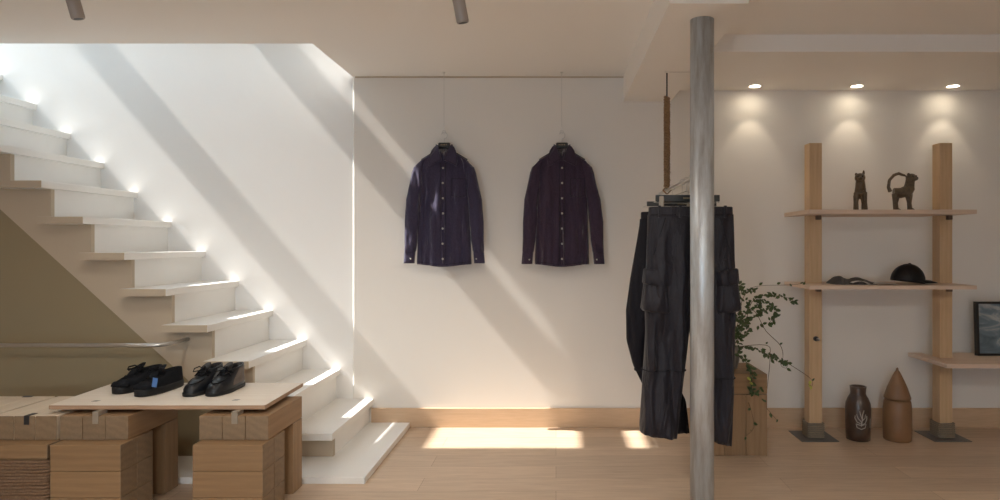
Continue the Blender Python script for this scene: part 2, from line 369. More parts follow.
# ================================================================ BENCHES
def seam_beam(name, x0, x1, y0, y1, z0, z1, mat, par):
    g = .0009; return MB().box(x0+g, x1-g, y0+g, y1-g, z0+g, z1-g).build(name, mat, par, bevel=.0025)
def stand(label, xr, xr_main, xl, rope=False, group='timber block stands'):
    t = thing('timber_stand', label, 'stand', ((xl+xr)/2, 3.1, 0), group)
    wd = (xr-xl)/3
    for k in range(3):
        seam_beam('top_beam', xl+k*wd, xl+(k+1)*wd, 3.0, 3.4, .355, .4656, M['beamY'] if not rope else M['litTopY'], t)
    for k in range(3): seam_beam('rear_leg', xl+k*wd, xl+(k+1)*wd, 3.283, 3.4, 0, .355, M['beamZ'], t)
    x0, x1 = xr_main-.317, xr_main
    if not rope:
        for r in range(3):
            for q in range(2):
                seam_beam('base_beam', x0, x1, 2.929+.1185*q, 2.929+.1185*(q+1), .355-.1183*(r+1), .355-.1183*r, M['beamX'], t)
    else:
        for q in range(2):
            seam_beam('base_beam', x0, x1, 2.929+.1185*q, 2.929+.1185*(q+1), .292, .355, M['beamX'], t)
        seam_beam('base_core', x0+.012, x1-.012, 2.941, 3.154, 0, .292, M['beamX'], t)
        rw = MB(); p = .0142; z = p/2
        while z < .29:
            a, b, c0, d0, rr = x0+.008, x1-.006, 2.937, 3.158, .012
            loop = []
            for cx, cy, q0 in ((b-rr, d0-rr, 0), (a+rr, d0-rr, 90), (a+rr, c0+rr, 180), (b-rr, c0+rr, 270)):
                for q in (0, 45, 90):
                    loop.append((cx+rr*math.cos(math.radians(q0+q)), cy+rr*math.sin(math.radians(q0+q)), z+random.uniform(-.0014, .0014)))
            rw.tube(loop, p*.52, 7, closed=True); z += p
        rw.build('rope_wrap', M['dkrope'], t, smooth=True, label='dark brown rope wound round the base')
    return t
M['litTopY'] = M['litY']
s_right = stand('timber block stand under the plank end with the ankle shoes, beside the stair platform', -1.313, -1.306, -1.631)
s_mid = stand('timber block stand under the plank end with the low sneakers', -1.954, -1.941, -2.268)
s_rope = stand('timber stand with a dark rope-wound base beside the block stand', -2.281, -2.268, -2.575, rope=True)
s_far = stand('timber stand with top light painted in at the picture edge, cut off beside the rope-wound stand', -2.590, -2.587, -2.90, rope=True)
# front-face plates of top beams of the rope stands keep the plain end-grain brown: inlaid dark keys
def key(par, x, y0, y1, zt, dz, wd=.02):
    MB().box(x-wd/2, x+wd/2, y0-.0015, y0+.05, zt-dz, zt+.0015).build('inlay_key', M['dark'], par, bevel=.001, label='dark metal key let into the front edge')
key(s_rope, (26.5-CX)*3/F, 3.0, 0, .4656, .04, .024)
MB().box(-2.745, -2.70, 3.375, 3.4015, .45, .4668).build('inlay_key', M['dark'], s_rope if False else s_far, label='dark metal key let into the rear edge')
# plank
pk = thing('display_plank', 'pale timber plank laid across two block stands, carrying both pairs of shoes', 'plank', (-1.86, 3.29, .4656))
pl4 = [(-2.347, 3.04), (-1.346, 3.04), (-1.361, 3.533), (-2.377, 3.533)]
MB().prism(pl4, 'z', .4855, .5038).build('board', M['edge'], pk, bevel=.0008)
MB().prism(pl4, 'z', .5038, .5056).build('pale_top', M['paleX'], pk, bevel=.0008, label='whitish washed top face of the plank')
for px in (94.0, 233.5):
    x = (px-CX)*2.99/F
    MB().box(x-.0135, x+.0135, 2.9975, 3.06, .430, .4855).build('peg', M['greywood'], pk, bevel=.001, label='grey wedge peg hooking the plank to the stand')
    MB().box(x-.02, x+.02, 3.36, 3.40, .4656, .4855).build('peg', M['greywood'], pk)
for px, py in ((96, 401), (236, 400)):
    Y = .741*F/(py-CY); x = (px-CX)*Y/F
    MB().prism([(x-.016, Y-.010), (x+.010, Y-.010), (x+.016, Y+.010), (x-.010, Y+.010)], 'z', .5050, .5062).build('inlay', M['plate'], pk)

# ================================================================ SHOES
def foot_ring(z, x0, x1, wmax, tilt=0, n=28, wide=.68, inward=0.0):
    """egg outline from heel x0 to toe x1"""
    L_ = x1-x0; r = []
    for i in range(n):
        q = 2*pi*i/n; u = .5-.5*math.cos(q)      # 0 heel .. 1 toe
        s = math.sin(q)
        sh = (2*math.sqrt(max(0, u*(1-u))))**.68
        wv = wmax*sh*(.80+.27*math.sin(min(1, u/.75)*pi/2))
        wob = 1-.10*math.exp(-((u-.42)/.16)**2)
        r.append(Vector((x0+L_*u, (1 if s >= 0 else -1)*wv*wob*.5 if abs(s) > 1e-6 else 0, z+tilt*(u-.5))))
    return r
def shoe(root, loc, ang, kind, mirror=1):
    L_ = .295
    Mx = Matrix.Translation(Vector(loc)) @ Matrix.Rotation(ang, 4, 'Z') @ Matrix.Scale(mirror, 4, (0, 1, 0)) @ Matrix.Translation((-L_/2, 0, 0))
    def put(mb, name, mat, parent, **k): return mb.xf(Mx).build(name, mat, parent, **k)
    if kind == 'sneaker':
        so = MB().rings([foot_ring(z, a, b, wd) for z, a, b, wd in ((.0, .006, .286, .098), (.004, .0, .295, .106), (.030, .0, .296, .108), (.036, .003, .292, .103))])
        sole = put(so, 'sole', M['rubber'], root, smooth=True, bevel=0)
        U = [(.034, .004, .290, .102, 0), (.048, .005, .286, .099, 0), (.060, .006, .268, .094, 0), (.071, .007, .232, .086, 0), (.082, .008, .196, .078, 0), (.093, .010, .160, .072, -.006), (.098, .013, .145, .069, -.010),
             (.096, .018, .138, .060, -.010), (.070, .022, .135, .052, 0), (.045, .03, .13, .045, 0)]
        up = put(MB().rings([foot_ring(z, a, b, wd, t) for z, a, b, wd, t in U], cap0=False), 'upper', M['suede'], root, smooth=True)
        put(MB().rings([foot_ring(z, a, b, wd, t) for z, a, b, wd, t in ((.090, .134, .215, .042, -.02), (.100, .128, .205, .046, -.025), (.112, .118, .190, .046, -.03), (.118, .115, .165, .040, -.025))]), 'tongue', M['suede'], root, smooth=True)
        for k in range(5):
            x = .150+k*.021; z = .101-k*.0085
            put(MB().tube([(x, -.030, z-.008), (x+.004, -.015, z+.004), (x+.004, .015, z+.004), (x, .030, z-.008)], .0038, 8, flat=.6), 'lace', M['lace'], root, smooth=True)
        bow = MB()
        for s in (-1, 1):
            bow.tube([(.150, 0, .110), (.163, s*.014, .122), (.180, s*.034, .116), (.180, s*.042, .104), (.166, s*.024, .104), (.150, 0, .110)], .0065, 8, flat=.6)
            bow.tube([(.150, 0, .112), (.170, s*.012, .112), (.192, s*.024, .100)], .0032, 6)
        bow.ell((.150, 0, .113), (.010, .010, .007))
        put(bow, 'lace_bow', M['lace'], root, smooth=True)
        put(MB().rings([foot_ring(z, a, b, wd) for z, a, b, wd in ((.036, .215, .290, .099), (.049, .222, .284, .094), (.056, .23, .274, .082))]), 'toe_cap', M['suede'], root, smooth=True)
    else:
        so = MB().rings([foot_ring(z, a, b, wd) for z, a, b, wd in ((.0, .004, .287, .100), (.003, .0, .292, .106), (.017, .0, .293, .107), (.021, .003, .290, .103))])
        put(so, 'sole', M['rubber'], root, smooth=True)
        U = [(.019, .004, .288, .102, 0), (.034, .004, .286, .103, 0), (.048, .005, .276, .098, 0), (.060, .006, .252, .088, 0), (.074, .006, .215, .080, 0), (.088, .006, .178, .074, -.004), (.104, .006, .150, .070, -.010), (.116, .008, .138, .068, -.012),
             (.115, .014, .130, .058, -.012), (.085, .02, .128, .052, 0), (.04, .03, .125, .045, 0)]
        put(MB().rings([foot_ring(z, a, b, wd, t) for z, a, b, wd, t in U], cap0=False), 'upper', M['leather'], root, smooth=True)
        # moccasin seam over the toe
        sm = []
        for k in range(15):
            q = -pi*.62+1.24*pi*k/14
            sm.append((.205+.055*math.cos(q), .030*math.sin(q), .0660-.0125*max(0, math.cos(q))+.012*max(0, -math.cos(q))+.004))
        put(MB().tube(sm, .0028, 6), 'toe_seam', M['lace'], root, smooth=True)
        lv = [foot_ring(z, a, b, wd, t) for z, a, b, wd, t in U[1:7]]
        for s in (-1, 1):   # side quarters laid on the upper
            idx = [i for i in range(28) if (i < 14) == (s > 0) and .10 < .5-.5*math.cos(2*pi*i/28) < .62]
            idx.sort(key=lambda i: .5-.5*math.cos(2*pi*i/28))
            G = []
            for r_ in lv:
                row = [r_[i]+Vector((0, s*.0022, .0005)) for i in idx]
                G.append(row+[v-Vector((0, s*.003, 0)) for v in reversed(row)])
            put(MB().rings(G), 'quarter', M['brownl'] if s < 0 else M['leather'], root, smooth=False)
        put(MB().rings([foot_ring(z, a, b, wd, t) for z, a, b, wd, t in ((.094, .122, .190, .040, -.02), (.110, .112, .180, .044, -.028), (.126, .104, .158, .040, -.026))]), 'tongue', M['leather'], root, smooth=True)
        for k in range(2):
            x = .148+k*.020; z = .105-k*.010
            put(MB().tube([(x, -.034, z-.014), (x+.006, -.016, z+.004), (x+.006, .016, z+.004), (x, .034, z-.014)], .0034, 8), 'lace', M['lace'], root, smooth=True)
        bow = MB()
        for s in (-1, 1):
            bow.tube([(.156, 0, .112), (.168, s*.014, .128), (.184, s*.030, .120), (.186, s*.036, .104), (.170, s*.020, .106), (.156, 0, .112)], .0042, 8, flat=.6)
            bow.tube([(.156, 0, .112), (.178, s*.010, .108), (.204, s*.016, .086)], .0030, 6)
        bow.ell((.156, 0, .113), (.009, .009, .007))
        put(bow, 'lace_bow', M['lace'], root, smooth=True)
    return Mx
ZP = .5056
def shoe_thing(label, toe_px, heel_px, kind, group, mirror=1):
    def onp(px, py): 
        Y = (CAMZ-ZP)*F/(py-CY); return Vector(((px-CX)*Y/F, Y, ZP))
    a, b = onp(*toe_px), onp(*heel_px)
    d = a-b; ang = math.atan2(d.y, d.x); c0 = (a+b)/2
    t = thing('sneaker' if kind == 'sneaker' else 'ankle_shoe', label, 'shoe', (c0.x, c0.y, ZP), group)
    Mx = shoe(t, (c0.x, c0.y, ZP), ang, kind, mirror)
    return t, Mx
g1, g2 = 'low black sneakers on the plank', 'black lace-up ankle shoes on the plank'
sa, _ = shoe_thing('black low sneaker on the plank, farther of its pair and without a hang tag', (114, 395), (163, 382.5), 'sneaker', g1)
sb, Mb = shoe_thing('black low sneaker on the plank with a blue tag on its laces', (136, 398), (183, 384.5), 'sneaker', g1, -1)
MB().box(-.012, .012, -.001, .001, -.045, 0).xf(Matrix.Translation(P(155.5, 378, 3.20))@Matrix.Rotation(.15, 4, 'Y')).build('hang_tag', M['blue'], sb, bevel=.0005, label='blue hang tag')
sc_, _ = shoe_thing('black lace-up ankle shoe half hidden behind its mate on the plank', (182.5, 399), (224.5, 383.5), 'boot', g2)
sd, _ = shoe_thing('black lace-up ankle shoe with a brown side panel, in front on the plank', (205, 399), (246, 383), 'boot', g2, -1)

# ================================================================ SHIRTS
def fold(x, z, seed, amp, fx=28, fz=3):
    return amp*(noise.noise(Vector((x*fx, z*fz, seed)))+.5*noise.noise(Vector((x*fx*2.3, z*fz*2, seed+9))))
def interp(tab, z):
    if z >= tab[0][0]: return tab[0][1:]
    for a, b in zip(tab, tab[1:]):
        if z >= b[0]:
            t = (a[0]-z)/(a[0]-b[0]); return tuple(p+(q-p)*t for p, q in zip(a[1:], b[1:]))
    return tab[-1][1:]
def cloth_ring(cx, cy, z, hw, hd, seed, n=72, amp=.008, fx=28, fz=3, tilt=0, pw=.75):
    r = []
    for i in range(n):
        q = 2*pi*i/n; ca, sa = math.cos(q), math.sin(q)
        x = hw*math.copysign(abs(ca)**pw, ca); y = hd*math.copysign(abs(sa)**pw, sa)
        k = min(1, abs(sa)*1.6)
        y += fold(x+cx, z, seed+(3 if sa > 0 else 0), amp, fx, fz)*k
        r.append(Vector((cx+x, cy+y, z+tilt*x)))
    return r
def shirt(cx, label, mat, seed, lx, rx, cuffz, group='shirts hung on the back wall'):
    cy = 4.385; t = thing('shirt', label, 'shirt', (cx, cy, 1.10), group)
    fy = cy-.052
    tab = [(1.890, .048, .028, 0), (1.872, .060, .034, .0), (1.852, .088, .036, 0), (1.830, .128, .036, 0), (1.808, .160, .038, 0), (1.775, .172, .044, 0), (1.70, .168, .050, 0), (1.50, .170, .050, 0), (1.30, .176, .048, 0), (1.13, .182, .046, 0), (1.10, .182, .045, 0)]
    R = []; nz = 46
    for k in range(nz+1):
        z = 1.890-(1.890-1.102)*k/nz
        hw, hd, _ = interp(tab, z)
        am = .034*min(1, max(0, (1.82-z)/.3))+.002
        rr = cloth_ring(cx, cy, z, hw, hd, seed, 96, am)
        if k > nz-3:      # curved shirt tail
            for v in rr: v.z += .016*(1-math.cos((v.x-cx)/hw*pi))*.5*(k-nz+3)/3
        if z > 1.80:      # the front dips at the open neck
            for v in rr:
                if v.y < cy: v.z -= .088*max(0, 1-abs(v.x-cx)/.048)*(z-1.80)/.09
        R.append(rr)
    # neck opening goes back down inside
    inner = [[Vector((cx+(v.x-cx)*f, cy+(v.y-cy)*f, z)) for v in R[0]] for f, z in ((.86, 1.885), (.8, 1.84))]
    body = MB().rings(inner[::-1]+R); body.build('body', mat, t, smooth=True)
    for s, ex in ((-1, lx), (1, rx)):
        path = [(s*.136, 1.812, .026, .030), (s*.158, 1.785, .034, .036), (s*.174, 1.73, .038, .042), (s*(.186), 1.65, .043, .044), (s*(.198+(abs(ex)-.245)*.4), 1.55, .046, .044), (s*(abs(ex)-.048), 1.40, .047, .040), (s*(abs(ex)-.043), 1.28, .043, .036), (s*(abs(ex)-.036), cuffz+.085, .038, .030), (s*(abs(ex)-.034), cuffz+.07, .033, .026)]
        # resample
        RR = []; m = len(path)
        for k in range((m-1)*6+1):
            a = k/6; i = min(int(a), m-2); u = a-i
            p = [path[i][j]+(path[i+1][j]-path[i][j])*u for j in range(4)]
            RR.append(cloth_ring(cx+p[0], cy-.006, p[1], p[2], p[3], seed+s*11, 36, .016, 30, 9, tilt=-s*(.45 if k < 8 else .0)))
        sl = MB().rings(RR).build('sleeve', mat, t, smooth=True)
        xx = cx+s*(abs(ex)-.034)
        cf = MB().rings([cloth_ring(xx+s*.001*k, cy-.006, cuffz+.078-.013*k, .036, .028, seed+5, 36, .003) for k in range(7)])
        cf.build('cuff', mat, sl, smooth=True)
        MB().ell((xx-s*.012, cy-.037, cuffz+.03), (.0055, .003, .0055), 10, 6).build('cuff_button', M['button'], sl, smooth=True)
    # yoke / placket / pocket
    def fpt(x, z, off=.003):
        hw, hd, _ = interp(tab, z); am = .034*min(1, max(0, (1.82-z)/.3))+.002
        ca = max(-1, min(1, (x-cx)/hw)); c1 = abs(ca)**(1/.75); sn = math.sqrt(max(0, 1-c1*c1))
        y = -hd*sn**.75+fold(x, z, seed, am)*min(1, sn*1.6)
        return Vector((x, cy+y-off, z))
    def patch(x0, x1, z0, z1, off, nx=8, nz=24, th=.004):
        A = [[fpt(x0+(x1-x0)*i/nx, z1+(z0-z1)*k/nz, off) for i in range(nx+1)] for k in range(nz+1)]
        R_ = [a+[v+Vector((0, th, 0)) for v in reversed(a)] for a in A]
        return MB().rings(R_)
    patch(cx-.017, cx+.017, 1.118, 1.795, .004, 6, 60).build('placket', mat, t, smooth=False)
    e = MB()
    for sx in (-.017, .017): e.tube([fpt(cx+sx, 1.79-.0165*k, .0065) for k in range(41)], .0013, 5)
    e.build('placket_seam', M['thread'], t, smooth=True)
    for k in range(7):
        z = 1.755-.1*k
        if z < 1.13: break
        p = fpt(cx, z, .009)
        MB().ell(p, (.0072, .003, .0072), 12, 6).build('button', M['button'], t, smooth=True)
    pk_ = patch(cx+.055, cx+.150, 1.565, 1.685, .006, 8, 12); po = pk_.build('pocket', mat, t)
    e = MB(); q = [(.055, 1.685), (.055, 1.575), (.102, 1.562), (.150, 1.575), (.150, 1.685), (.055, 1.685)]
    pp = []
    for a, b in zip(q, q[1:]):
        for u in range(8): pp.append(fpt(cx+a[0]+(b[0]-a[0])*u/8, a[1]+(b[1]-a[1])*u/8, .008))
    e.tube(pp+[pp[0]], .0013, 5); e.build('pocket_seam', M['thread'], po, smooth=True)
    # collar: stand and two pointed leaves
    cs = MB(); R_ = []
    for k in range(25):
        q = math.radians(-60+300*k/24)   # opening at the front (-y)
        q = math.radians(-25)+math.radians(230)*k/24
        a = (cx+.054*math.cos(q), cy-.002+.036*math.sin(q))
        R_.append([(a[0], a[1], 1.840), (cx+(a[0]-cx)*1.08, cy+(a[1]-cy)*1.08, 1.840), (cx+(a[0]-cx)*1.05, cy+(a[1]-cy)*1.05, 1.916), (cx+(a[0]-cx)*.98, cy+(a[1]-cy)*.98, 1.916)])
    cs.rings(R_); co = cs.build('collar', mat, t, smooth=False)
    for s in (-1, 1):
        # leaf outline in x,z then laid over the front and wrapped back over the shoulder
        out = [(.038, 1.900, .030), (.048, 1.914, .008), (.066, 1.902, .004), (.082, 1.872, .030), (.098, 1.805, .060), (.090, 1.764, .066), (.046, 1.786, .068), (.006, 1.806, .066), (.018, 1.850, .056)]
        lf = MB(); fr = [Vector((cx+s*x, cy-y, z)) for x, z, y in out]; bk = [v+Vector((0, .005, -.001)) for v in fr]
        lf.rings([fr, bk]); lo = lf.build('collar_leaf', mat, co, bevel=.0012)
        cc = sum(fr, Vector())/len(fr)
        MB().tube([cc+(v-cc)*.86+Vector((0, -.001, 0)) for v in fr], .0011, 5, closed=True).build('collar_seam', M['thread'], lo)
    MB().box(cx-.020, cx+.020, cy+.018, cy+.020, 1.862, 1.884).build('neck_label', M['white'], t, label='small white neck label')
    e = MB().tube([fpt(cx-.178+.356*k/40, 1.118+.016*(1-math.cos((-.178+.356*k/40)/.18*pi))*.5, .003) for k in range(41)], .0015, 5)
    e.build('hem_seam', M['thread'], t, smooth=True)
    # hanger (its own thing)
    h = thing('shirt_hanger', 'black hanger inside the %s shirt, wire hook above its collar' % ('navy' if seed < 5 else 'plum'), 'hanger', (cx, cy, 1.9), 'hangers of the wall shirts')
    MB().tube([(cx-.15, cy+.004, 1.812), (cx-.10, cy+.004, 1.842), (cx-.05, cy+.004, 1.872), (cx, cy+.004, 1.895), (cx+.05, cy+.004, 1.872), (cx+.10, cy+.004, 1.842), (cx+.15, cy+.004, 1.812)], .010, 10).build('shoulder_bar', M['black'], h, smooth=True)
    MB().box(cx-.040, cx+.040, cy-.012, cy+.010, 1.896, 1.930).build('top_block', M['black'], h, bevel=.008, seg=3)
    g = MB()
    for i, wv in enumerate((.006, .004, .007, .003, .006)): g.box(cx-.022+i*.009, cx-.022+i*.009+wv, cy-.0135, cy-.012, 1.911, 1.917)
    g.build('print', M['gold'], h)
    hk = [(cx, cy, 1.925), (cx, cy, 1.955)]+[(cx+.020*math.sin(q), cy, 1.978-.022*math.cos(q)) for q in [pi*k/10 for k in range(0, 15)]]
    MB().tube(hk, .0022, 8).build('hook', M['steel'], h, smooth=True)
    wr = thing('hanging_wire', 'thin ceiling wire holding up the %s shirt' % ('navy' if seed < 5 else 'plum'), 'wire', (cx, cy, 2.4), 'ceiling wires of the shirts')
    MB().tube([(cx-.002, cy, 2.4), (cx-.002, cy, 2.03)], .0013, 6).build('wire', M['steel'], wr)
    MB().tube([(cx-.002, cy, 2.035), (cx-.002, cy, 2.012)], .0035, 8).build('crimp', M['ltrim'], wr)
    lp = [(cx-.002+.011*math.sin(2*pi*k/14), cy, 2.0+.0125*math.cos(2*pi*k/14)) for k in range(14)]
    MB().tube(lp, .0018, 6, closed=True).build('loop', M['steel'], wr, smooth=True)
    MB().lathe(cx-.002, cy, [(.008, 2.4), (.008, 2.392), (.004, 2.388)], 12).build('ceiling_hook', M['ltrim'], wr)
    return t
shirt((444.3-CX)*4.385/F, 'navy long-sleeved shirt hanging nearer the stairs, lit along its right front', M['shirt'], 1.3, -.262, .264, 1.125)
shirt((562.0-CX)*4.385/F, 'dark plum long-sleeved shirt hanging between the navy shirt and the trousers', M['shirt2'], 6.1, -.262, .276, 1.120)

# ================================================================ RAIL, ROPE, TROUSERS
rl = thing('clothes_rail', 'thin steel clothes rail running from the galvanised post to the rope', 'rail', (.628, 3.4, 1.556))
MB().tube([(.628, 2.925, 1.556), (.628, 3.985, 1.556)], .0085, 12).build('bar', M['steel'], rl, smooth=True)
MB().tube([(.628, 2.915, 1.556), (.628, 2.93, 1.556)], .02, 16).build('flange', M['steel'], rl)
rp = thing('hanging_rope', 'brown rope-wound rod hanging from the ceiling beam and carrying the rail', 'rope', (.628, 3.72, 2.229))
MB().tube([(.628, 3.72, 2.229), (.628, 3.72, 1.548)], .0045, 10).build('rod', M['dark'], rp)
MB().lathe(.628, 3.72, [(.014, 2.2295), (.014, 2.224), (.006, 2.220)], 16).build('ceiling_plate', M['ltrim'], rp)
MB().tube([(.628, 3.72, 2.2255), (.70, 3.72, 2.2255), (.775, 3.72, 2.2255)], .002, 6).build('guy_wire', M['steel'], rp)
rw = MB(); hl = []
z = 1.575
rr_ = MB()
k = 0
while z < 2.085:
    loop = [(.628+(.0125+random.uniform(-.0012, .0012))*math.cos(q), 3.72+.0125*math.sin(q), z-.006*math.cos(q)) for q in [2*pi*i/12 for i in range(12)]]
    rr_.tube(loop, .0072, 7, closed=True); z += .0148; k += 1
rr_.build('rope_winding', M['rope'], rp, smooth=True)
MB().tube([(.628, 3.72, 1.60), (.628, 3.72, 1.58), (.650, 3.72, 1.556), (.628, 3.72, 1.534), (.606, 3.72, 1.556), (.628, 3.72, 1.58)], .005, 8).build('rope_loop', M['rope'], rp, smooth=True)

def clip_hanger(cx, Y, zt, hw, label, clip_x, drop=.030):
    h = thing('clip_hanger', label, 'hanger', (cx, Y, 1.556), 'black clip hangers on the rail')
    MB().box(cx-hw, cx+hw, Y-.007, Y+.007, zt-drop, zt).build('bar', M['black'], h, bevel=.002)
    g = MB(); x = cx+.03
    for i in range(5): g.box(cx-.02+i*.009, cx-.02+i*.009+.005, Y-.0078, Y-.007, zt-drop*.62, zt-drop*.38)
    g.build('print', M['gold'], h)
    hook = [(cx, Y, zt-.005), (cx, Y, 1.535)]+[(cx+.0165*math.sin(q)+.0, Y, 1.5575-.0195*math.cos(q)) for q in [pi*k/8 for k in range(1, 13)]]
    hook = [(cx+.0, Y, zt-.005)]+[(.628+.0135*math.cos(q), Y, 1.5585+.0135*math.sin(q)) for q in [math.radians(-95+25*k) for k in range(12)]]
    MB().tube(hook, .0022, 8).build('hook', M['steel'], h, smooth=True)
    for s in clip_x:
        MB().box(s-.011, s+.011, Y-.014, Y+.012, zt-drop-.034, zt-drop*.2).build('clip', M['clip'], h, bevel=.003, label='metal trouser clip')
    return h
def trousers(cx, Y, ztop, label, mat, seed, left, right, hem_l, hem_r, pockets=True, hw=.190):
    """left/right: tables (z, inner offset, outer offset) for the legs, metres from cx"""
    t = thing('trousers', label, 'trousers', (cx, Y, ztop-1.05), 'trousers on the rail')
    def ring(z, xi, xo, s, amp):
        c_ = cx+s*(xi+xo)/2; h_ = (xo-xi)/2
        hd = .040 if z > ztop-.25 else .050
        return cloth_ring(c_, Y, z, h_, hd, seed+s*4, 64, amp, 22, 3, pw=.7)
    for s, tab, hz in ((-1, left, hem_l), (1, right, hem_r)):
        R = []; n = 60
        for k in range(n+1):
            z = ztop-.035-(ztop-.035-hz)*k/n
            xi, xo = interp(tab, z); am = .004+.040*min(1, k/22)
            r = ring(z, xi, xo, s, am)
            if k > n-4:
                for v in r: v.z -= s*0+ (k-n+4)*.004*((v.x-(cx+s*(xi+xo)/2))/((xo-xi)/2))
            R.append(r)
        lg = MB().rings(R).build('leg', mat, t, smooth=True)
        # knee seam and side seam
        zk = hz+.30; xi, xo = interp(tab, zk)
        am = .044
        rk = cloth_ring(cx+s*(xi+xo)/2, Y, zk, (xo-xi)/2+.003, .053, seed+s*4, 64, am, 22, 3, pw=.7)
        MB().tube(rk, .003, 5, closed=True).build('knee_seam', M['thread'], lg)
        if pockets:
            z0, z1 = ztop-.485, ztop-.325
            xi, xo = interp(tab, z1); c_ = cx+s*(xo-.045)
            R = []
            for z, h_, d_ in ((z1+.03, .050, .050), (z1, .054, .054), (z1-.05, .056, .060), (z1-.11, .063, .068), (z0+.01, .068, .068), (z0, .060, .058)):
                R.append(cloth_ring(c_, Y-.004, z, h_, d_, seed+s*2+7, 56, .022, 24, 18, pw=.75, tilt=s*.12))
            pk_ = MB().rings(R).build('cargo_pocket', mat, lg, smooth=True)
            MB().rings([cloth_ring(c_, Y-.004, z, h_, d_, seed+s*2+7, 56, .018, 24, 18, pw=.75, tilt=s*.12) for z, h_, d_ in ((z1+.036, .050, .050), (z1+.03, .055, .056), (z1-.030, .060, .068), (z1-.036, .055, .060))]).build('pocket_flap', mat, pk_, smooth=True)
            # slanted hand pocket
            fr = [(cx+s*(.125+.050*u), Y-.044+.012*u, ztop-.05-.17*u) for u in [k/8 for k in range(9)]]
            MB().tube(fr, .003, 5).build('hand_pocket_seam', M['thread'], lg)
    wb = MB().rings([cloth_ring(cx, Y, z, h_, .040, seed, 72, .002, pw=.6) for z, h_ in ((ztop, hw), (ztop-.003, hw+.003), (ztop-.040, hw+.004), (ztop-.044, hw))])
    wbo = wb.build('waistband', mat, t, smooth=False, bevel=0)
    for x in (-.15, -.055, .055, .15):
        MB().box(cx+x-.006, cx+x+.006, Y-.049, Y-.036, ztop-.052, ztop+.004).build('belt_loop', mat, wbo, bevel=.002)
    MB().ell((cx+.004, Y-.044, ztop-.021), (.009, .004, .009), 12, 6).build('button', M['dark'], wbo, smooth=True)
    MB().tube([(cx+.02, Y-.048, ztop-.045), (cx+.022, Y-.052, ztop-.14), (cx+.012, Y-.054, ztop-.175), (cx, Y-.052, ztop-.185)], .0025, 5).build('fly_seam', M['thread'], t)
    return t
# front pair: Y 3.04
YT = 3.04; k_ = YT/F
cxf = (690.5-CX)*k_
def tx(px): return abs((px-690.5)*k_)
Zt = lambda py, Y: CAMZ-(py-CY)*Y/F
L_ = [(Zt(208, YT), .0, tx(648)), (Zt(280, YT), .0, tx(645.5)), (Zt(310, YT), .0, tx(645)), (Zt(330, YT), tx(689), tx(645.5)), (Zt(380, YT), tx(683), tx(642.5)), (Zt(425, YT), tx(678), tx(639.5)), (Zt(440, YT), tx(676), tx(640))]
R_ = [(Zt(208, YT), .0, tx(733)), (Zt(280, YT), .0, tx(735)), (Zt(310, YT), .0, tx(735)), (Zt(330, YT), tx(693), tx(734)), (Zt(380, YT), tx(704), tx(733.5)), (Zt(425, YT), tx(708), tx(732)), (Zt(445, YT), tx(710), tx(731))]
trousers(cxf, YT, Zt(207, YT), 'charcoal cargo trousers hanging in front on the rail behind the steel post', M['trouser'], 2.2, L_, R_, Zt(434, YT), Zt(442, YT))
clip_hanger((687.5-CX)*k_, YT, Zt(195, YT), .148, 'black clip hanger above the front trousers', [cxf-.135, (708-CX)*k_])
YR = 3.26; kr = YR/F; cxr = .628
pc = CX+cxr/kr
def ux(px): return abs((px-pc)*kr)
L2 = [(Zt(212, YR), 0, ux(640.5)), (Zt(225, YR), 0, ux(639.5)), (Zt(240, YR), 0, ux(637)), (Zt(280, YR), 0, ux(630)), (Zt(310, YR), 0, ux(626)), (Zt(340, YR), ux(672), ux(626.5)), (Zt(365, YR), ux(668), ux(633)), (Zt(390, YR), ux(672), ux(645)), (Zt(432, YR), ux(688), ux(662))]
L2[-1] = (Zt(432, YR), -.035, ux(664)); L2[-2] = (Zt(400, YR), -.015, ux(650))
R2 = [(a, b, c_) for a, b, c_ in [(Zt(212, YR), 0, .200), (Zt(280, YR), 0, .215), (Zt(310, YR), .02, .225), (Zt(365, YR), .06, .22), (Zt(432, YR), .05, .16)]]
trousers(cxr, YR, Zt(212, YR), 'black curved-leg trousers hanging behind the charcoal pair', M['trouser2'], 8.7, L2, R2, Zt(430, YR), Zt(430, YR), pockets=False, hw=.203)
clip_hanger(cxr-.005, YR, Zt(201.5, YR), .172, 'black clip hanger above the rear trousers', [cxr+.03, cxr+.06], .024)
for Y_, nm in ((3.16, 'empty wire hanger nearer the steel post on the rail'), (3.55, 'empty wire hanger nearer the rope on the rail')):
    h = thing('wire_hanger', nm, 'hanger', (.628, Y_, 1.556), 'empty wire hangers on the rail')
    MB().tube([(.628, Y_, 1.50), (.628, Y_, 1.53)]+[(.628+.0145*math.cos(q), Y_, 1.557+.0145*math.sin(q)) for q in [math.radians(-80+25*k) for k in range(12)]], .002, 8).build('hook', M['steel'], h, smooth=True)
    MB().tube([(.628, Y_, 1.505), (.54, Y_, 1.475), (.47, Y_, 1.452), (.50, Y_, 1.448), (.75, Y_, 1.448), (.786, Y_, 1.452), (.716, Y_, 1.475), (.628, Y_, 1.505)], .002, 8).build('frame', M['steel'], h, smooth=True)
# pole
po = thing('steel_post', 'round galvanised steel post rising from the floor to the ceiling beam', 'post', (.638, 2.87, 0))
MB().lathe(.638, 2.87, [(.0515, 0), (.0515, 2.229)], 48).build('tube', M['galv'], po, smooth=True)
MB().lathe(.638, 2.87, [(.075, 0), (.075, .006), (.052, .008)], 48).build('base_flange', M['galv'], po)

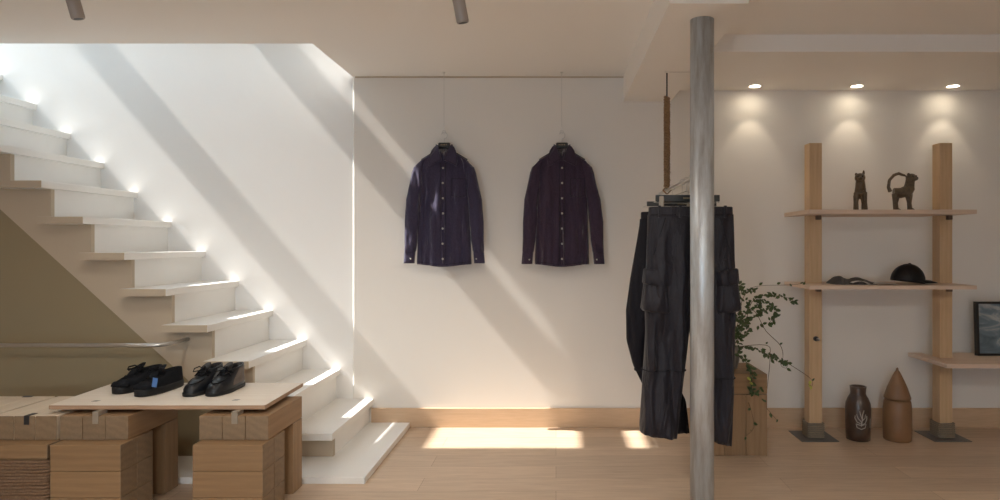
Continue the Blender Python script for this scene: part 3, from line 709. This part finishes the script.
# ================================================================ SHELVING
su = thing('shelving_unit', 'oak shelving unit of two upright posts carrying three pale shelves', 'shelf', (2.1, 4.25, 0))
PX = ((1.634, 1.716), (2.475, 2.557)); PY0, PY1, PT = 4.238, 4.322, 1.905
for a, b in PX:
    MB().box(a, b, PY0, PY1, 0.004, PT).build('post', M['post'], su, bevel=.002)
    m = (a+b)/2
    MB().box(m-.118, m+.118, 4.157, 4.40, 0, .004).build('base_plate', M['plate'], su)
    wr_ = MB(); z = .010
    while z < .104:
        loop = []
        for cx_, cy_, q0 in ((b, PY1, 0), (a, PY1, 90), (a, PY0, 180), (b, PY0, 270)):
            for q in (0, 30, 60, 90): loop.append((cx_+.010*math.cos(math.radians(q0+q)), cy_+.010*math.sin(math.radians(q0+q)), z+random.uniform(-.0006, .0006)))
        wr_.tube(loop, .0056, 7, closed=True); z += .0122
    wr_.build('rope_wrap', M['twine'], su, smooth=True, label='coarse brown twine wrapped round the foot of the post')
def notched(x0, x1, yf, yb, z0, z1, posts):
    p = [(x0, yf), (x1, yf), (x1, yb)]
    for a, b in sorted(posts, reverse=True): p += [(b, yb), (b, PY0-.0), (a, PY0-.0), (a, yb)]
    p.append((x0, yb))
    return MB().prism(p, 'z', z0, z1)
notched(1.546, 2.57, 4.01, 4.45, 1.437, 1.463, PX).build('shelf', M['shelf'], su, bevel=.0015)
notched(1.546, 2.57, 4.01, 4.45, .975, .999, PX).build('shelf', M['shelf'], su, bevel=.0015)
notched(2.385, 3.70, 4.01, 4.45, .494, .518, PX[1:]).build('shelf', M['shelf'], su, bevel=.0015)
for (a, b), zs in ((PX[0], 1.437), (PX[1], 1.437), (PX[0], .975), (PX[1], .975), (PX[1], .494)):
    m = (a+b)/2+.01
    MB().box(m-.012, m+.016, PY0-.03, PY0+.002, zs-.028, zs).build('peg', M['brownl'], su, bevel=.003, label='dark wooden peg under the shelf')
MB().tube([(1.675, PY0-.012, .643), (1.675, PY0+.002, .643)], .016, 14).build('bolt', M['dark'], su)
MB().tube([(1.682, PY0-.03, .64), (1.682, PY0-.010, .64)], .009, 12).build('bolt', M['steel'], su, smooth=True)

# figurines: one clay body each
def remesh(v):
    def f(o):
        m = o.modifiers.new('r', 'REMESH'); m.mode = 'VOXEL'; m.voxel_size = v; m.use_smooth_shade = True
        s = o.modifiers.new('s', 'SMOOTH'); s.factor = .5; s.iterations = 3
    return f
def figurine(kind, px, label):
    Y = 4.15; x0 = (px-CX)*Y/F; z0 = 1.463
    t = thing('clay_figurine', label, 'figurine', (x0, Y, z0), 'clay animal figurines on the top shelf')
    b = MB(); e = MB()
    an = math.radians(-21 if kind == 0 else -12)
    def p(x, y, z): return (x0+x*math.cos(an)-y*math.sin(an), Y+x*math.sin(an)+y*math.cos(an), z0+z)
    if kind == 0:   # facing the viewer, tall
        for s in (-1, 1):
            b.tube([p(s*.026, -.03, .004), p(s*.025, -.02, .05), p(s*.022, -.008, .115)], [.016, .013, .018], 12)
            b.ell(p(s*.026, -.036, .008), (.015, .020, .008))
            b.tube([p(s*.024, .045, .004), p(s*.023, .045, .05), p(s*.020, .04, .10)], [.015, .014, .02], 12)
        b.tube([p(0, .062, .105), p(0, .02, .115), p(0, -.015, .135)], [.030, .034, .033], 16)
        b.tube([p(0, -.012, .13), p(-.001, -.022, .165), p(-.003, -.028, .20)], [.032, .029, .025], 16)
        b.ell(p(-.004, -.036, .205), (.032, .030, .030)); b.ell(p(-.004, -.064, .196), (.016, .016, .012))
        b.ell(p(.017, -.030, .236), (.008, .007, .017)); b.ell(p(-.026, -.030, .228), (.009, .007, .011))
        eyes = [p(-.016, -.062, .212), p(.009, -.062, .212)]; nz_ = p(-.004, -.079, .200)
    else:           # side on, head to the right, tail curling up
        for x, y in ((-.052, -.025), (-.030, .03), (.030, -.025), (.050, .03)):
            b.tube([p(x+.004, y, .004), p(x, y, .05), p(x*.9, y*.7, .105)], [.014, .012, .021], 12)
            b.ell(p(x+.012, y, .008), (.020, .013, .008))
        b.tube([p(-.052, 0, .112), p(-.01, 0, .112), p(.030, 0, .125), p(.044, 0, .15)], [.033, .033, .037, .032], 16)
        b.tube([p(.036, 0, .135), p(.042, 0, .17), p(.046, 0, .20)], [.033, .028, .026], 16)
        b.ell(p(.050, -.002, .207), (.033, .029, .027)); b.ell(p(.072, -.016, .201), (.015, .018, .014))
        b.ell(p(.030, -.020, .228), (.008, .006, .010)); b.ell(p(.038, .020, .230), (.008, .006, .010))
        b.tube([p(-.070, 0, .12), p(-.082, 0, .15), p(-.076, 0, .195), p(-.050, 0, .226), p(-.022, 0, .236), p(.0, 0, .226), p(.016, 0, .222)], [.013, .011, .010, .010, .010, .009, .007], 10)
        eyes = [p(.052, -.033, .214), p(.072, -.026, .215)]; nz_ = p(.076, -.034, .203)
    b.build('body', M['bronze'], t, mods=remesh(.0035))
    for q in eyes: MB().ell(q, (.0055, .0035, .0055), 10, 6).build('eye', M['black'], t, smooth=True)
    MB().ell(nz_, (.006, .004, .005), 10, 6).build('nose', M['black'], t, smooth=True)
figurine(0, 860.3, 'dark clay animal figurine facing forward on the top shelf')
figurine(1, 902.5, 'dark clay animal figurine standing side-on with a tail curled up')

# cap on the middle shelf
ZS2 = .999; Y = 4.16
c0 = P(907.5, 281, Y); 
cp = thing('baseball_cap', 'black baseball cap lying on the middle shelf', 'cap', (c0.x, Y, ZS2))
R = []; n = 40
for k in range(15):
    a = k/14*pi/2*.985; hh = .112
    R.append([(c0.x+.103*math.cos(a)*math.cos(q), Y+.088*math.cos(a)*math.sin(q), ZS2+.018+hh*math.sin(a)**.92+(.012*math.cos(q) if 0 else 0)) for q in [2*pi*i/n for i in range(n)]])
inn = [[(c0.x+(v[0]-c0.x)*.97, Y+(v[1]-Y)*.97, v[2]-.002) for v in r] for r in R]
tilt = Matrix.Translation((c0.x, Y, ZS2+.012)) @ Matrix.Rotation(math.radians(7), 4, 'Y') @ Matrix.Translation((-c0.x, -Y, -ZS2-.014))
MB().rings(inn[::-1]+R).xf(tilt).build('crown', M['cap'], cp, smooth=True)
se = MB()
for i in range(6):
    q = 2*pi*i/6+.3
    se.tube([(c0.x+.1035*math.cos(a)*math.cos(q), Y+.0885*math.cos(a)*math.sin(q), ZS2+.018+.1125*math.sin(a)**.92) for a in [k/12*pi/2 for k in range(13)]], .0014, 5)
se.xf(tilt).build('panel_seam', M['thread'], cp)
MB().ell((c0.x, Y, ZS2+.132), (.009, .009, .005), 12, 6).xf(tilt).build('top_button', M['cap'], cp, smooth=True)
R = []
for k in range(13):
    q = math.radians(-62+124*k/12); r0 = Vector((c0.x+.097*math.cos(q), Y+.083*math.sin(q), ZS2+.024))
    ln = .088*math.cos(q*1.25)**.7 if math.cos(q*1.25) > 0 else 0
    sec = []
    for u in (0, .5, 1):
        sec.append(r0+Vector((ln*u, 0, -.016*u*u-.002*u)))
    R.append([v+Vector((0, 0, .0015)) for v in sec]+[v-Vector((0, 0, .0015)) for v in reversed(sec)])
MB().rings(R).xf(Matrix.Translation((0, 0, .004))).build('visor', M['cap'], cp, smooth=True)
# cloth and papers
ct = MB(); nx, ny = 30, 16; xa, xb = P(829, 0, 4.2).x, P(871, 0, 4.2).x
def ch(u, v, top):
    h = .022+.028*math.exp(-((u-.18)/.16)**2)+.018*math.exp(-((u-.62)/.16)**2)+.010*noise.noise(Vector((u*7, v*6, 2)))
    return h*(math.sin(pi*min(max(v, .0), 1))**.4)*(min(1, u*9, (1-u)*5)**.6) if top else 0
vt = [(xa+(xb-xa)*i/nx, 4.09+.17*j/ny+.01*math.sin(i*.9), ZS2+.0005+ch(i/nx, j/ny, 1)) for j in range(ny+1) for i in range(nx+1)]
vb = [(xa+(xb-xa)*i/nx, 4.09+.17*j/ny+.01*math.sin(i*.9), ZS2+.0004) for j in range(ny+1) for i in range(nx+1)]
fs = []
for j in range(ny):
    for i in range(nx):
        a = j*(nx+1)+i; fs += [(a, a+1, a+nx+2, a+nx+1), (a+len(vt), a+nx+1+len(vt), a+nx+2+len(vt), a+1+len(vt))]
o = MB().add(vt+vb, fs).build('folded_cloth', M['cloth'], smooth=True)
tag(o, 'crumpled dark grey cloth lying on the middle shelf near the papers', 'cloth')
for (pa, pb, y0, y1, z, nm, mt) in ((848, 866, 4.03, 4.085, .024, 'small pale folded paper leaning on the grey cloth', 'white'), (872, 894, 4.05, 4.24, .010, 'flat pale paper sheet between the cloth and the cap', 'paper')):
    xa, xb = P(pa, 0, 4.1).x, P(pb, 0, 4.1).x; R = []
    for k in range(13):
        u = k/12; zz = ZS2+.0006+z*math.sin(pi*(.15+.85*u))**.7
        x = xa+(xb-xa)*u
        R.append([(x, y0, zz), (x+.006, y1, zz), (x+.006, y1, zz+.0016), (x, y0, zz+.0016)])
    o = MB().rings(R).build('paper_sheet', M[mt]); tag(o, nm, 'paper')

# framed picture
fp = thing('framed_picture', 'black-framed blue-grey painting leaning on the low shelf', 'picture', (3.0, 4.33, .518))
x0, x1, zb, zt_ = 2.768, 3.30, .518, .872
Ml = Matrix.Translation((0, 4.31, .5195)) @ Matrix.Rotation(math.radians(-2.5), 4, 'X') @ Matrix.Translation((0, -4.31, -.518))
fr = MB(); t_ = .014
fr.box(x0, x1, 4.31, 4.345, zb, zb+t_).box(x0, x1, 4.31, 4.345, zt_-t_, zt_).box(x0, x0+t_, 4.31, 4.345, zb+t_, zt_-t_).box(x1-t_, x1, 4.31, 4.345, zb+t_, zt_-t_)
fr.xf(Ml).build('frame', M['black'], fp, bevel=.001)
MB().box(x0+t_, x1-t_, 4.322, 4.34, zb+t_, zt_-t_).xf(Ml).build('canvas', M['art'], fp)

# clay bottle and lidded jar on the floor
Y = 4.21; x = P(858, 0, Y).x; r = 12.0*Y/F
bt = thing('clay_bottle', 'dark glazed clay bottle with a pale drawn plant, on the floor', 'bottle', (x, Y, 0))
sc = Y/F; h = 53.5*sc
MB().lathe(x, Y, [(r*.72, 0), (r*.93, .006), (r*.97, .06), (r, .13), (r*1.0, .20), (r*.96, .235), (r*.80, .268), (r*.64, .288), (r*.60, .300), (r*.62, .322), (r*.66, h), (r*.58, h), (r*.52, .31), (r*.5, .28), (r*.7, .2), (r*.6, .02)], 40).build('body', M['jar'], bt, smooth=True)
dm = MB()
def onb(u, z):  # u metres across the front
    rr = r*1.0+.0005; return (x+rr*math.sin(u/rr), Y-rr*math.cos(u/rr), z)
br_ = [((0, .075), (.004, .11), (.006, .15), (.012, .175)), ((0, .09), (-.018, .10), (-.028, .125), (-.026, .14)), ((.002, .10), (-.014, .125), (-.020, .15)), ((.004, .12), (-.004, .15), (-.008, .172)), ((0, .08), (.018, .095), (.026, .12), (.026, .14)), ((.003, .11), (.016, .125), (.02, .15)),
       ((-.022, .088), (-.018, .066), (0, .056), (.018, .066), (.022, .088), (0, .080), (-.022, .088))]
for b_ in br_: dm.tube([onb(u*1.35-.014, .03+z*1.0) for u, z in b_], .0030, 6)
dm.tube([onb(.052, .09), onb(.054, .15)], .003, 6)
dm.build('plant_drawing', M['mark'], bt, smooth=True, label='pale drawing of a plant on the bottle')
x = P(897.3, 0, Y).x
jr = thing('lidded_jar', 'brown jar with a pointed conical lid, on the floor under the shelves', 'jar', (x, Y, 0))
MB().lathe(x, Y, [(.078, 0), (.083, .006), (.086, .10), (.085, .20), (.080, .245), (.074, .258), (.06, .262)], 44).build('body', M['clay'], jr, smooth=True)
MB().lathe(x, Y, [(.062, .262), (.074, .262), (.079, .266), (.080, .272), (.074, .290), (.060, .335), (.040, .383), (.018, .430), (.008, .446), (.007, .456), (.001, .462)], 44).build('lid', M['clay'], jr, smooth=True, label='pointed conical lid')

# ================================================================ PLANT AND ITS BLOCK
bx = thing('timber_plinth', 'square timber block plinth holding the trailing plant near the wall', 'plinth', (1.05, 4.02, 0))
X0, X1_, Y0, Y1_ = .868, 1.249, 3.88, 4.26
nb = 3; wd = (X1_-X0)/nb
for i in range(nb):
    for j in range(3):
        seam_beam('upright_beam', X0+i*wd, X0+(i+1)*wd, Y0+j*.1266, Y0+(j+1)*.1266, 0, .365, M['beamZ'], bx)
for i in range(nb): seam_beam('top_beam', X0, X1_, Y0+i*.1266, Y0+(i+1)*.1266, .366, .485, M['beamX'], bx)
pt = thing('trailing_plant', 'potted trailing plant with small green leaves on the timber plinth', 'plant', (1.06, 4.05, .485))
MB().lathe(1.06, 4.05, [(.042, .485), (.055, .490), (.068, .54), (.066, .60), (.060, .625), (.052, .622), (.056, .56)], 28).build('pot', M['pot'], pt, smooth=True)
vin = [
 ([(738, 352), (742, 330), (741, 305), (748, 291), (759, 286), (785, 285), (799, 284), (806, 281)], 4.0),
 ([(737, 352), (739, 320), (737, 300), (740, 284), (744, 290), (756, 290)], 4.08),
 ([(738, 352), (740, 325), (752, 318), (763, 312), (773, 306), (776, 314), (768, 324)], 3.95),
 ([(740, 350), (744, 325), (752, 302), (766, 295), (779, 296), (791, 299), (795, 303)], 4.05),
 ([(738, 350), (750, 310), (766, 331), (780, 345), (783, 356), (781, 365), (786, 368), (788, 362), (783, 360)], 3.92),
 ([(784, 361), (797, 369), (811, 379), (812, 386), (808, 384)], 3.92),
 ([(739, 352), (745, 347), (756, 349), (766, 354), (775, 357), (783, 361), (788, 363)], 3.96),
 ([(740, 352), (745, 361), (752, 370), (752, 380), (753, 392), (762, 388)], 3.86),
 ([(752, 372), (745, 390), (751, 410), (754, 427), (746, 436)], 3.86),
 ([(740, 352), (765, 345), (770, 358), (766, 402), (770, 412), (777, 420)], 3.87),
 ([(738, 352), (735, 335), (736, 318), (746, 312), (758, 305), (762, 300)], 3.98),
 ([(738, 352), (734, 345), (739, 338), (745, 334), (749, 326), (741, 322)], 3.93),
]
stm = MB(); lf = MB(); yl = MB()
def leafat(mb, p, size, rnd):
    d = Vector((rnd.uniform(-1, 1), rnd.uniform(-.7, .4), rnd.uniform(-1, .6))).normalized()
    nrm = Vector((rnd.uniform(-.6, .6), -1, rnd.uniform(-.2, .9))); nrm = (nrm-d*nrm.dot(d)).normalized(); s = d.cross(nrm)
    w_ = size*.30
    q = [p, p+d*size*.3+s*w_*.85-nrm*.001, p+d*size*.62+s*w_*.8, p+d*size, p+d*size*.62-s*w_*.8, p+d*size*.3-s*w_*.85-nrm*.001]
    m_ = [p+d*size*.3-nrm*.003, p+d*size*.62-nrm*.003]
    th = nrm*.0008; top = q+m_; n = len(top)
    fs = [(0, 1, 6), (1, 2, 7, 6), (2, 3, 7), (3, 4, 7), (4, 5, 6, 7), (5, 0, 6)]
    mb.add([v+th for v in top]+[v-th for v in top], fs+[tuple(i+n for i in reversed(f)) for f in fs]+[(i, (i+1) % 6, (i+1) % 6+n, i+n) for i in range(6)])
rnd = random.Random(3)
for vi, (pts, Yv) in enumerate(vin):
    P3 = []
    for i, (a, b) in enumerate(pts):
        u = i/(len(pts)-1); yy = (4.05*(1-min(1, u*2.2))+Yv*min(1, u*2.2))+.02*math.sin(i*2.1+vi)
        if i == 0 and b > 348 and a < 745: P3.append(Vector((1.06+.01*rnd.uniform(-1, 1), 4.05+.01*rnd.uniform(-1, 1), .61)))
        else: P3.append(P(a, b, yy if vi < 7 or i > 0 else Yv))
    # Catmull-Rom
    C = []
    for i in range(len(P3)-1):
        p0, p1, p2, p3 = P3[max(i-1, 0)], P3[i], P3[i+1], P3[min(i+2, len(P3)-1)]
        for k in range(6):
            t = k/6; C.append(.5*((2*p1)+(p2-p0)*t+(2*p0-5*p1+4*p2-p3)*t*t+(-p0+3*p1-3*p2+p3)*t**3))
    C.append(P3[-1]); stm.tube(C, [.0018]*(len(C)//2)+[.0012]*(len(C)-len(C)//2), 5)
    step = {5: 14, 4: 9, 0: 4, 9: 6, 8: 4}.get(vi, 1)
    for i in range(3, len(C), 1):
        cnt = 1 if step > 1 else (2 if rnd.random() < .75 else 1)
        if step > 1 and i % step: continue
        for _ in range(cnt): leafat(lf, C[i]+Vector((rnd.uniform(-.006, .006), rnd.uniform(-.01, .01), rnd.uniform(-.006, .006))), rnd.uniform(.020, .036), rnd)
for a, b in ((740, 342), (738, 330), (744, 325), (760, 308), (764, 312), (772, 311), (775, 316), (760, 324), (768, 303), (742, 318), (739, 290), (744, 300), (740, 348), (742, 355)):
    for _ in range(3): leafat(lf, P(a+rnd.uniform(-3, 3), b+rnd.uniform(-3, 3), 3.97+rnd.uniform(-.03, .05)), rnd.uniform(.024, .036), rnd)
for a, b in ((811, 381), (809, 384), (812, 386), (747, 377), (753, 384)):
    leafat(yl, P(a, b, 3.92 if a > 800 else 3.86), .03, rnd)
stm.build('stems', M['stem'], pt, smooth=True); lf.build('leaves', M['leaf'], pt); yl.build('pale_leaves', M['yleaf'], pt, label='yellow-green young leaves')

# ================================================================ LAMPS
for px, wd_ in ((755, 'nearest the steel post'), (857, 'over the two clay figurines'), (953, 'above the shelf post by the framed picture')):
    Y = 4.373; x = P(px, 0, Y).x; zc = 2.305
    t = thing('downlight', 'small round recessed downlight %s' % wd_, 'ceiling light', (x, Y, zc), 'recessed downlights over the shelves')
    MB().lathe(x, Y, [(.043, zc), (.043, zc-.003), (.036, zc-.003), (.036, zc)], 28).build('ring', M['ltrim'], t)
    MB().lathe(x, Y, [(.036, zc-.0005), (.036, zc-.0015)], 24).build('lens', M['glow'], t)
    l = light('downlight_lamp', 'SPOT', (x, Y, zc-.004), (0, .04, -1), energy=4.5, spot_size=math.radians(66), spot_blend=.35, shadow_soft_size=.012, color=(1, .86, .66)); l.parent = t; l.location = (0, 0, -.004)
    l = light('downlight_halo', 'SPOT', (x, Y, zc-.004), (0, .3, -1), energy=1.0, spot_size=math.radians(150), spot_blend=1, shadow_soft_size=.03, color=(1, .86, .66)); l.parent = t; l.location = (0, 0, -.004)
SPOTS = [(P(78.5, 19, 2.5), 'over the staircase side', 25), (P(463, 23, 2.5), 'in the middle of the ceiling', 27)]
for x_, y_ in ((-3.2, .2), (-1.9, .2), (-.5, .2), (.9, .2), (2.3, .2), (-2.2, -1.5), (0, -1.5), (2.0, -1.5)):  # extra unseen spotlights added as room fill
    SPOTS.append((Vector((x_, y_, 2.12)), 'added unseen for room light, %s row, %s' % ({.2: 'front', -1.5: 'back'}[y_], {-3.2: 'by the left wall', -1.9: 'over the stands', -.5: 'in line with the shirts', .9: 'in line with the trousers', 2.3: 'in line with the shelves', -2.2: 'toward the left', 0: 'at its centre', 2.0: 'toward the right'}[x_]), {-3.2: 38, -1.9: 38, -.5: 58, .9: 56, 2.3: 36}[x_] if y_ > 0 else (30 if x_ > 1 else 44)))
for b, wd_, en in SPOTS:
    Y = b.y; tp = Vector((b.x-.055, Y-.05, 2.40))
    t = thing('ceiling_spotlight', ('grey cylindrical ceiling spotlight %s' if en >= 30 else 'grey cylindrical ceiling spotlight %s, cut off by the picture edge') % wd_, 'ceiling light', (tp.x, tp.y, 2.40), 'cylindrical ceiling spotlights')
    d = (tp-b).normalized()
    MB().tube([b, b+d*.006, b+d*.19], [.021, .0235, .0235], 28).build('cylinder', M['lamp'], t, bevel=0)
    MB().tube([b+d*.006-d*.0068, b+d*.001], [.0165, .0165], 24).build('lens', M['dark'], t)
    e = b+d*.17
    MB().tube([e, (e.x, e.y, 2.40)], .008, 12).build('stem', M['lamp'], t)
    MB().lathe(e.x, e.y, [(.045, 2.40), (.045, 2.388)], 24).build('ceiling_rose', M['lamp'], t)

    l = light('spotlight_lamp', 'SPOT', b, (0, .30, -1) if en < 30 else (0, .5, -1), energy=en, spot_size=math.radians(140), spot_blend=1, shadow_soft_size=.06, color=(1, .93, .83)); l.parent = t; l.location = b-d*.004-Vector(t.location)
